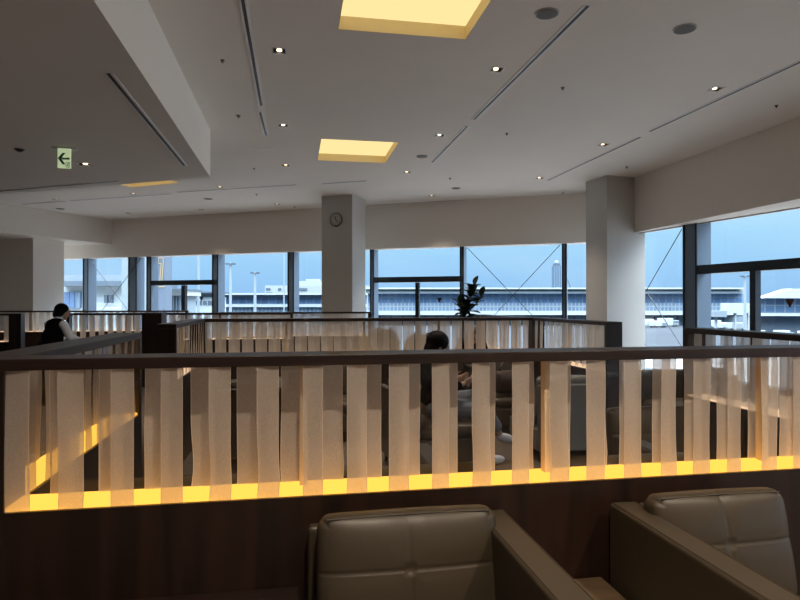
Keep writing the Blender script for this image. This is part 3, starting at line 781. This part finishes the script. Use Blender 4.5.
def waiter():
    p = W(52.5, 8.7); t_ = thing('person', 'standing person in black vest and white shirt, back turned, at left', 'person', (p.x, p.y, 0), radians(-10 + 152))
    # local -y forward; the person faces away and to the right, bent slightly forward
    b = BM()
    rot = Matrix.Rotation(radians(18), 3, 'X') @ Matrix.Rotation(radians(-28), 3, 'Z')
    hc = (0, -.145, 1.365)
    head(b, hc, rot)
    limb(b, [(0, -.06, 1.22), (0, -.115, 1.33)], [.052, .05])
    # torso and legs beneath the clothes
    limb(b, [(0, .02, .90), (0, -.02, 1.05), (0, -.05, 1.16)], [.09, .08, .07])
    for s in (-1, 1):
        limb(b, [(s * .085, .04, .86), (s * .09, .03, .48), (s * .09, .05, .10)], [.080, .055, .040])
        limb(b, [(s * .09, .05, .05), (s * .09, -.10, .035)], [.035, .03])
        limb(b, [(s * .18, -.055, 1.17), (s * .23, -.14, .97), (s * .17, -.34, .93)], [.045, .038, .028])
        hand(b, (s * .165, -.36, .93), (-s * .15, -1, -.1), (0, 0, -1), .7)
    body = fuse('body', b, M_skin, t_, .009)
    b = BM()
    ell(b, (0, -.055, 1.13), (.195, .125, .155)); ell(b, (0, .0, .99), (.175, .13, .18)); limb(b, [(-.12, -.055, 1.20), (.12, -.055, 1.20)], [.065, .065]); ell(b, (0, .03, .90), (.165, .125, .12))
    fuse('vest', b, M_black, t_, .012)
    b = BM()
    for s in (-1, 1):
        limb(b, [(s * .175, -.055, 1.185), (s * .235, -.12, 1.00), (s * .18, -.32, .94)], [.064, .060, .044])
    limb(b, [(0, -.075, 1.24), (0, -.10, 1.29)], [.066, .062])
    fuse('shirt', b, M_white, t_, .011)
    b = BM()
    for s in (-1, 1): limb(b, [(s * .08, .04, .88), (s * .09, .03, .48), (s * .09, .05, .08)], [.115, .085, .07])
    fuse('trousers', b, M_black, t_, .014)
    b = BM()
    for s in (-1, 1): ell(b, (s * .09, -.02, .045), (.05, .13, .045))
    fuse('shoes', b, M_dark, t_, .011)
    b = BM(); R4 = rot.to_4x4(); c = Vector(hc)
    ell(b, c + rot @ Vector((0, .018, .035)), (.090, .100, .098), R4); ell(b, c + rot @ Vector((0, .055, -.03)), (.086, .062, .085), R4)
    ell(b, c + rot @ Vector((-.06, .03, -.02)), (.032, .055, .075), R4)
    ell(b, c + rot @ Vector((.06, .03, -.02)), (.032, .055, .075), R4)
    fuse('hair', b, M_hair, t_, .010)
    eyes(t_, hc, rot)
waiter()

def seated(label, x, y, rz, hair, top, trouser, lean=0, crossed=True, hh=1.235, phone=False, kneel=.43):
    t_ = thing('person', label, 'person', (x, y, 0), rz)
    k = hh - .125; b = BM(); rot = Matrix.Rotation(radians(14), 3, 'X'); hc = (0, -.03, k)
    head(b, hc, rot)
    limb(b, [(0, .04, k - .16), (0, -.005, k - .06)], [.05, .048])
    limb(b, [(0, .03, .55), (0, .07, .72), (0, .05, .90)], [.12, .105, .10])
    for s in (-1, 1):
        if crossed and s == 1:
            leg = [(.09, 0, .54), (.0, -.42, .62), (-.02, -.62, .28)]; ft = [(-.02, -.62, .25), (-.03, -.75, .20)]
        else:
            leg = [(s * .09, 0, .54), (s * .11, -.44, .50), (s * .11, -.46, .11)]; ft = [(s * .11, -.46, .05), (s * .11, -.60, .035)]
        limb(b, leg, [.075, .055, .038]); limb(b, ft, [.035, .026])
        limb(b, [(s * .18, .06, .93), (s * .23, .0, .70), (s * .12, -.22, .76)], [.043, .037, .026])
        hand(b, (s * .115, -.235, .765), (-s * .25, -1, .35), (0, .3, 1) if False else (-s, 0, .3), .8)
    fuse('body', b, M_skin, t_, .009)
    b = BM(); ell(b, (0, .06, .84), (.185, .12, .15)); ell(b, (0, .05, .68), (.165, .12, .17))
    for s in (-1, 1): limb(b, [(s * .16, .06, .93), (s * .235, .0, .70), (s * .14, -.17, .75)], [.062, .054, .042])
    fuse('top', b, top, t_, .012)
    b = BM()
    for s in (-1, 1):
        if crossed and s == 1: limb(b, [(.09, .02, .55), (.0, -.42, .62), (-.02, -.60, .33)], [.105, .08, .06])
        else: limb(b, [(s * .09, .02, .55), (s * .11, -.44, .50), (s * .11, -.46, .14)], [.105, .08, .06])
    fuse('trousers', b, trouser, t_, .012)
    b = BM()
    if crossed: ell(b, (-.025, -.70, .215), (.045, .12, .045), Matrix.Rotation(.3, 4, 'X')); ell(b, (-.11, -.53, .045), (.045, .12, .045))
    else: ell(b, (-.11, -.53, .045), (.045, .12, .045)); ell(b, (.11, -.53, .045), (.045, .12, .045))
    fuse('shoes', b, M_white if crossed else M_dark, t_, .011)
    b = BM(); R4 = rot.to_4x4(); c = Vector(hc)
    ell(b, c + rot @ Vector((0, .02, .035)), (.100, .110, .100), R4); ell(b, c + rot @ Vector((0, .058, -.06)), (.094, .070, .13), R4)
    fuse('hair', b, hair, t_, .010)
    eyes(t_, hc, rot)
    return t_
s1 = seated('seated person with black hair and pale trousers, legs crossed, facing right', atY(438, 5.30) , 5.40, pi / 2 + .1, M_hair, M_black, M_blue)
hp = s1.location
# phone held up in the person's hands
ph = thing('mobile_phone', 'small phone held by the seated person with black hair', 'phone', (hp[0] + .37, hp[1] + .02, .80), pi / 2)
b = BM(); box(b, -.038, .038, -.004, .004, 0, .145, .003); obj('case', b, M_dark, ph)
b = BM(); box(b, -.034, .034, -.0055, -.004, .006, .139); obj('screen', b, mat('phone_screen', (.3, .35, .4), .2, emit=(.5, .6, .7), es=.25), ph)
s2 = seated('seated person facing the camera behind the middle partition, under the plant', 2.60, 8.50, 0, M_greyh, M_black, M_black, crossed=False, hh=1.16)
tall_chair(s2.location[0], s2.location[1] + .10, 0, 'lounge chair under the seated person below the plant', .95)

# ------------------------------------------------------------ rubber plant
pp = W(469, 10.35)
pl = thing('potted_plant', 'tall broad leaved potted plant behind the middle partition', 'plant', (pp.x, pp.y, 0))
b = BM(); tube(b, [(0, 0, 0), (0, 0, .02), (0, 0, .36), (0, 0, .38), (0, 0, .37)], [.13, .15, .19, .20, .17], 24); obj('pot', b, M_pot, pl, smooth=False)
b = BM()
stems = [[(0, 0, .36), (-.07, 0, .8), (-.09, .0, 1.2), (-.02, .02, 1.5), (.10, .0, 1.80)], [(0, .03, .36), (.02, .05, .9), (.02, .06, 1.35), (.24, .06, 1.60)], [(-.02, 0, .36), (-.12, -.02, .9), (-.11, -.03, 1.3), (-.16, -.04, 1.50)]]
for s in stems: tube(b, s, [.016, .014, .012, .008, .005][:len(s)], 8)
obj('stem', b, M_bark, pl, smooth=True)
b = BM(); rnd = random.Random(3)
def leaf(bm, base, dirv, ln, wd):
    d = Vector(dirv).normalized(); s = d.cross(Vector((0, 0, 1))).normalized(); n = s.cross(d)
    cols = []
    for i in range(7):
        v = i / 6; hw = wd * sin(pi * min(1, v * .93 + .05)) ** .8 * .5; c = Vector(base) + d * (ln * v) - Vector((0, 0, 1)) * ln * .18 * v * v
        cols.append([bm.verts.new(c - s * hw + n * hw * .35), bm.verts.new(c), bm.verts.new(c + s * hw + n * hw * .35)])
    for i in range(6):
        for j in range(2): bm.faces.new((cols[i][j], cols[i][j + 1], cols[i + 1][j + 1], cols[i + 1][j]))
for st_ in stems:
    P_ = [Vector(q) for q in st_]
    tot = len(P_) - 1
    n = 30 if len(P_) == 5 else 16
    for i in range(n):
        f = .50 + .50 * i / (n - 1); k = min(int(f * tot), tot - 1); q = P_[k].lerp(P_[k + 1], f * tot - k)
        a = i * 2.4 + rnd.random(); up = rnd.uniform(-.15, 1.0) + .5 * (i / n)
        if i == n - 1: up = 3
        leaf(b, q, (cos(a), sin(a), up * .9), rnd.uniform(.18, .26), rnd.uniform(.12, .155))
obj('leaves', b, M_leaf, pl, smooth=True)

# ------------------------------------------------------------ outside: airport apron and buildings
GZ = -8.0
struct('ground', prism(BM(), [(-900, 30), (1500, 30), (1500, 1500), (-900, 1500)], GZ - 1, GZ), mat('wet_tarmac', (0.033, 0.042, 0.054), .9, spec=.1, var=(.05, .3)))
struct('ground_near', prism(BM(), [(-160, -80), (260, -80), (260, 100), (-160, 100)], GZ, GZ + .05), mat('pale_concrete', (.185, .180, .178), .9, var=(.3, .1)))  # unseen apron, added in pale concrete to bounce daylight up to the ceiling
def far_thing(name, label, cat, px, Z):
    p = W(px, Z); return thing(name, label, cat, (p.x, p.y, GZ), -YAW)
def fb(root, name, px0, px1, y0, y1, Z, dep, m, rootpx, rootZ):
    """block between pixel columns px0..px1, heights seen at y0 (top) .. y1 (bottom), at camera depth Z"""
    k = Z / F
    x0 = (px0 - 400) * k - (rootpx - 400) / F * rootZ; x1 = (px1 - 400) * k - (rootpx - 400) / F * rootZ
    z1 = CH + (HY - y0) * k - GZ; z0 = 0 if y1 is None else CH + (HY - y1) * k - GZ
    b = BM(); box(b, x0, x1, Z - rootZ, Z - rootZ + dep, z0, z1); return obj(name, b, m, root)
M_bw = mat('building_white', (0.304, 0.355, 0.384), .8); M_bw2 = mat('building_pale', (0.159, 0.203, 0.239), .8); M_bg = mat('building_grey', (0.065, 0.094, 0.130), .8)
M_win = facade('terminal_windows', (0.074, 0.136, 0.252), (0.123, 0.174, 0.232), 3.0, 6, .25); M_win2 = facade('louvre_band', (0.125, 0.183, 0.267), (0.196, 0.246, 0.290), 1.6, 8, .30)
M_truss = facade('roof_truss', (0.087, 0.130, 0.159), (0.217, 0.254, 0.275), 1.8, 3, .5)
def terminal(label, a, c, Z, roof_y, rp_=0):
    t_ = far_thing('terminal_building', label, 'building', a, Z)
    A = (a, Z)
    def f(name, y0, y1, dz, dep, m, e=0): return fb(t_, name, a - e, c + e, y0, y1, Z + dz, dep, m, *A)
    f('roof', roof_y, roof_y + 1.6, -6, 16, M_bw, 4); f('roof_truss', roof_y + 1.6, roof_y + 3.6, -2, 10, M_truss, 2)
    f('fascia', roof_y + 3.6, roof_y + 6, -4, 12, M_bw, 2)
    f('window_band', roof_y + 6, roof_y + 15.5, 0, 8, M_win); f('louvre_band', roof_y + 15.5, roof_y + 23.5, -1, 9, M_win2)
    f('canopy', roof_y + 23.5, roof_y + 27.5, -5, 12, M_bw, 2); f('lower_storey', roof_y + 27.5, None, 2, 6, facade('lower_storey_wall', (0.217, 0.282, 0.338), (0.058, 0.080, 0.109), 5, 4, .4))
terminal('long white roofed airport terminal seen through middle and right windows', 368, 742, 260, 287.5)
t2 = far_thing('terminal_building', 'lower terminal wing with grey roof seen through the left windows', 'building', 186, 240); A = (186, 240)
fb(t2, 'roof', 184, 366, 293, 294.8, 236, 12, M_bw, *A); fb(t2, 'fascia', 184, 366, 294.8, 297.5, 238, 10, M_bg, *A)
fb(t2, 'window_band', 186, 366, 297.5, 304, 240, 8, M_win, *A); fb(t2, 'white_band', 184, 366, 304, 307, 238, 10, M_bw, *A)
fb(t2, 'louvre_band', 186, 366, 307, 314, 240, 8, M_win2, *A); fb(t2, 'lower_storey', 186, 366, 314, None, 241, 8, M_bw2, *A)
M_off = mat('office_wall', (.24, .28, .30), .8)
t3 = far_thing('office_block', 'white office block behind the lower terminal wing', 'building', 265, 300); A = (265, 300)
M_offw = facade('office_windows', (0.217, 0.246, 0.268), (0.109, 0.145, 0.181), 6, 3, .35)
fb(t3, 'wall', 265, 372, 285.5, None, 300, 40, M_off, *A); fb(t3, 'upper_wall', 297, 360, 281, 285.5, 302, 30, M_off, *A); fb(t3, 'roof_plant', 306, 318, 279, 281, 305, 10, M_off, *A)
for (x0, x1, y0, y1) in ((266, 270, 288, 290), (278, 281, 288, 290), (288, 291, 288, 290), (299, 307, 288, 290.5), (266, 272, 292.3, 293.3)):
    fb(t3, 'window', x0, x1, y0, y1, 299.6, .5, M_bg, *A)
# left near buildings
t4 = far_thing('airport_building', 'white airport building with dark sloping roof band at leftmost windows', 'building', 60, 90); A = (60, 90)
fb(t4, 'wall', 60, 122, 286, None, 90, 20, M_bw, *A); fb(t4, 'roof_band', 58, 122, 281, 286, 88, 22, M_bg, *A); fb(t4, 'upper_wall', 60, 122, 275, 281, 91, 14, M_bw2, *A)
for x in (64, 69.5, 75): fb(t4, 'window', x, x + 5, 292, 308, 89.5, 1, M_win, *A)
for x in (104, 109): fb(t4, 'window', x, x + 3, 295, 303, 89.5, 1, M_bg, *A)
b = fb(t4, 'balcony_rail', 95, 122, 303.5, 304.3, 87, .2, M_bw, *A); b = fb(t4, 'balcony', 95, 122, 307.5, 309, 87, 2, M_bw, *A)
t5 = far_thing('airport_building', 'pale building edge beside the thick grey mullion', 'building', 121.5, 70); fb(t5, 'wall', 121.5, 129, 240, None, 70, 6, M_bw2, 121.5, 70)
t6 = far_thing('gate_pylon', 'grey pylon with lit outlined figure 7 outside the left windows', 'sign', 155, 60); A = (155, 60)
M_y = emis('sign_yellow_line', (.95, .80, .45), .5)
fb(t6, 'body', 150, 164.5, 225, None, 60, 2, mat('pylon_grey', (0.072, 0.101, 0.145), .7), *A)
k6 = 60 / F
def q6(x, y): return ((x - 155) * k6, -.06, CH + (HY - y) * k6 - GZ)
b = BM(); sv = [(158.4, 258), (163.4, 258), (163.4, 263), (161.9, 283), (159.8, 283), (161.3, 263.4), (158.4, 263.4), (158.4, 258)]
for p_, q_ in zip(sv, sv[1:]): tube(b, [q6(*p_), q6(*q_)], .035, 5)
obj('figure_seven', b, M_y, t6)
b = BM()
for p_, q_ in zip([(156.4, 286.8), (164.2, 286.8)], [(164.2, 286.8), (164.2, 284)]): tube(b, [q6(*p_), q6(*q_)], .045, 5)
obj('light_line', b, M_y, t6)
for kk in range(16):
    b = BM(); tube(b, [q6(156.4, 240 + kk * 3), q6(156.4, 241.6 + kk * 3)], .035, 5); obj('marker_light', b, M_y, t6)
t7 = far_thing('covered_walkway', 'white roofed covered walkway with row of columns outside left window', 'building', 150, 80); A = (150, 80)
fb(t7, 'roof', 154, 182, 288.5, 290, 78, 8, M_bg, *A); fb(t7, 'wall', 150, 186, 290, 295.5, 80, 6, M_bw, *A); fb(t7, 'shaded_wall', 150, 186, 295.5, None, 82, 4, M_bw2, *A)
for k in range(9): fb(t7, 'column', 155.5 + k * 2.9, 156.8 + k * 2.9, 295.5, None, 80, .5, M_bg, *A)
t8 = far_thing('airport_building', 'white low building beyond the door window at left', 'building', 186, 150); A = (186, 150)
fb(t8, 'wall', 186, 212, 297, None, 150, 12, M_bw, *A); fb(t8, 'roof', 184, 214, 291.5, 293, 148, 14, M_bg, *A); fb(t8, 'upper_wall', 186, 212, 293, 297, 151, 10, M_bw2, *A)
for k in range(5): fb(t8, 'window', 188 + k * 5, 191.5 + k * 5, 301, 305, 149.8, .5, M_bg, *A)

def mast(label, px, ytop, Z, heads=5):
    t_ = far_thing('light_mast', label, 'light mast', px, Z); k = Z / F; h = CH + (HY - ytop) * k - GZ
    M = mat('mast_white', (0.188, 0.232, 0.261), .6)
    b = BM(); tube(b, [(0, 0, 0), (0, 0, h)], [.42 * Z / 150, .26 * Z / 150], 10); obj('pole', b, M, t_)
    b = BM(); r = 3.8 * k
    box(b, -r, r, -.15, .15, h - 2.2 * k, h - 1.9 * k); box(b, -.15, .15, -r, r, h - 2.2 * k, h - 1.9 * k); obj('crossarm', b, M, t_)
    for x in (-r, -r * .45, r * .45, r): 
        b = BM(); box(b, x - .8 * k, x + .8 * k, -.5, .5, h - 1.9 * k, h - .5 * k); obj('floodlight', b, M_bg, t_)
mast('tall pale light mast outside left windows, nearer one', 230.5, 262.5, 130); mast('pale light mast outside left windows, farther one', 255, 271.5, 200)
mast('pale light mast outside the right windows', 745, 275, 170)
b = BM(); p = W(198.5, 100); tag(obj('flag_pole', tube(b, [(0, 0, 0), (0, 0, 22)], .2, 8), M_bw2, None, (p.x, p.y, GZ)), 'plain pale pole outside the window with a transom at left', 'pole')
b = BM(); p = W(284, 90); tag(obj('flag_pole', tube(b, [(0, 0, 0), (0, 0, 22)], .09, 8), M_bw2, None, (p.x, p.y, GZ)), 'thin pale pole outside the window left of the clock column', 'pole')
# control tower
Z = 700; tw = far_thing('control_tower', 'distant control tower rising above the terminal roof', 'building', 557, Z); A = (557, Z)
M_tw = facade('tower_cladding', (0.072, 0.116, 0.181), (0.130, 0.174, 0.225), 2.6, 60, .6)
fb(tw, 'shaft', 553.5, 561, 266, None, Z, 8, M_tw, *A); fb(tw, 'cab', 554.2, 560.4, 263.5, 266, Z + 1, 6, M_bg, *A)
b = BM(); zt = CH + (HY - 263.5) * Z / F - GZ; bmesh.ops.create_icosphere(b, subdivisions=3, radius=2.2, matrix=Matrix.Translation((.3, 3, zt + 1.6))); obj('radome', b, M_bw, tw, smooth=True)
b = BM(); cr_ = far_thing('crane', 'thin slanted crane right of the control tower', 'crane', 571, 500)
tube(b, [(0, 0, 0), (0, 0, CH + (HY - 289) * 500 / F - GZ), (-3, 0, CH + (HY - 279) * 500 / F - GZ)], .35, 6); obj('mast', b, M_bg, cr_)
# right pier with white canopy
t9 = far_thing('pier_building', 'white canopied airport pier outside the rightmost window', 'building', 745, 180); A = (745, 180)
kz = 180 / F
b = BM(); x0 = 15 * kz; x1 = 90 * kz
def hz(y): return CH + (HY - y) * kz - GZ
v = [(x0 - 3 * kz, hz(298)), (x0 + 8 * kz, hz(295)), (x0 + 26 * kz, hz(289)), (x1, hz(288)), (x1, hz(298.5))]
f = [b.verts.new((x, -3, z)) for x, z in v]; g = [b.verts.new((x, 2, z)) for x, z in v]; b.faces.new(f); b.faces.new(g[::-1])
for i in range(5): b.faces.new((f[i], f[(i + 1) % 5], g[(i + 1) % 5], g[i]))
bmesh.ops.recalc_face_normals(b, faces=b.faces[:]); obj('canopy_roof', b, M_bw, t9)
fb(t9, 'glazed_wall', 760, 835, 298.5, 313.5, 180, 3, facade('pier_glazing', (0.047, 0.094, 0.169), (0.123, 0.159, 0.203), 3.0, 2.2, .18), *A)
fb(t9, 'white_band', 758, 835, 313.5, 316, 177, 5, M_bw, *A); fb(t9, 'lower_storey', 760, 835, 316, None, 181, 3, M_bg, *A)
t10 = far_thing('boarding_bridge', 'white boarding bridge in front of the terminal seen through right windows', 'boarding bridge', 727, 200); A = (727, 200)
fb(t10, 'bridge_body', 727, 757, 303, 313, 200, 4, M_bw, *A); fb(t10, 'cab', 714, 727, 311, 317, 198, 5, M_bw2, *A)
for x in (716, 735, 748): fb(t10, 'support', x, x + 1.4, 312, None, 201, 1, M_bw, *A)
# ground vehicles
M_tyre = mat('tyre', (.02, .02, .02), .8)
def vehicle(label, px, Z, L_, H_, cab=True):
    t_ = far_thing('service_vehicle', label, 'vehicle', px, Z)
    b = BM(); box(b, -L_ / 2, L_ * .2, -1.2, 1.2, .6, H_, .1); obj('cargo_body', b, M_bw, t_)
    b = BM(); box(b, L_ * .22, L_ / 2, -1.1, 1.1, .5, H_ * .75, .15); obj('cab', b, M_bw2, t_)
    b = BM(); box(b, L_ * .24, L_ / 2 + .02, -1.12, 1.12, H_ * .48, H_ * .68); obj('windscreen', b, M_bg, t_)
    for sx in (-.33, .33):
        for sy in (-1.1, 1.1):
            b = BM(); disc(b, (L_ * sx, sy, .45), .45, .3, 14, 'y'); obj('wheel', b, M_tyre, t_)
for i, (px, Z, L_, H_, lb) in enumerate([(649, 235, 7, 3.2, 'white service truck nearest the corner column'), (658, 232, 6, 2.6, 'small white service van beside the column, second from left'), (668, 240, 8, 3.4, 'long white service truck left of the thick mullion'),
        (716, 225, 7, 3, 'white service truck just right of the thick mullion'), (728, 215, 6, 2.4, 'white van under the boarding bridge'), (739, 210, 6, 2.6, 'white van left of the right window sub mullion'),
        (760, 160, 4.2, 2.2, 'white van at far right, leftmost of the row'), (784, 158, 4.4, 2.3, 'white van at far right, middle of the row'), (808, 156, 4.2, 2.2, 'white van at far right, third of the row'), (836, 150, 4.5, 2.6, 'white truck at the right edge of the view')]):
    vehicle(lb, px, Z, L_, H_)
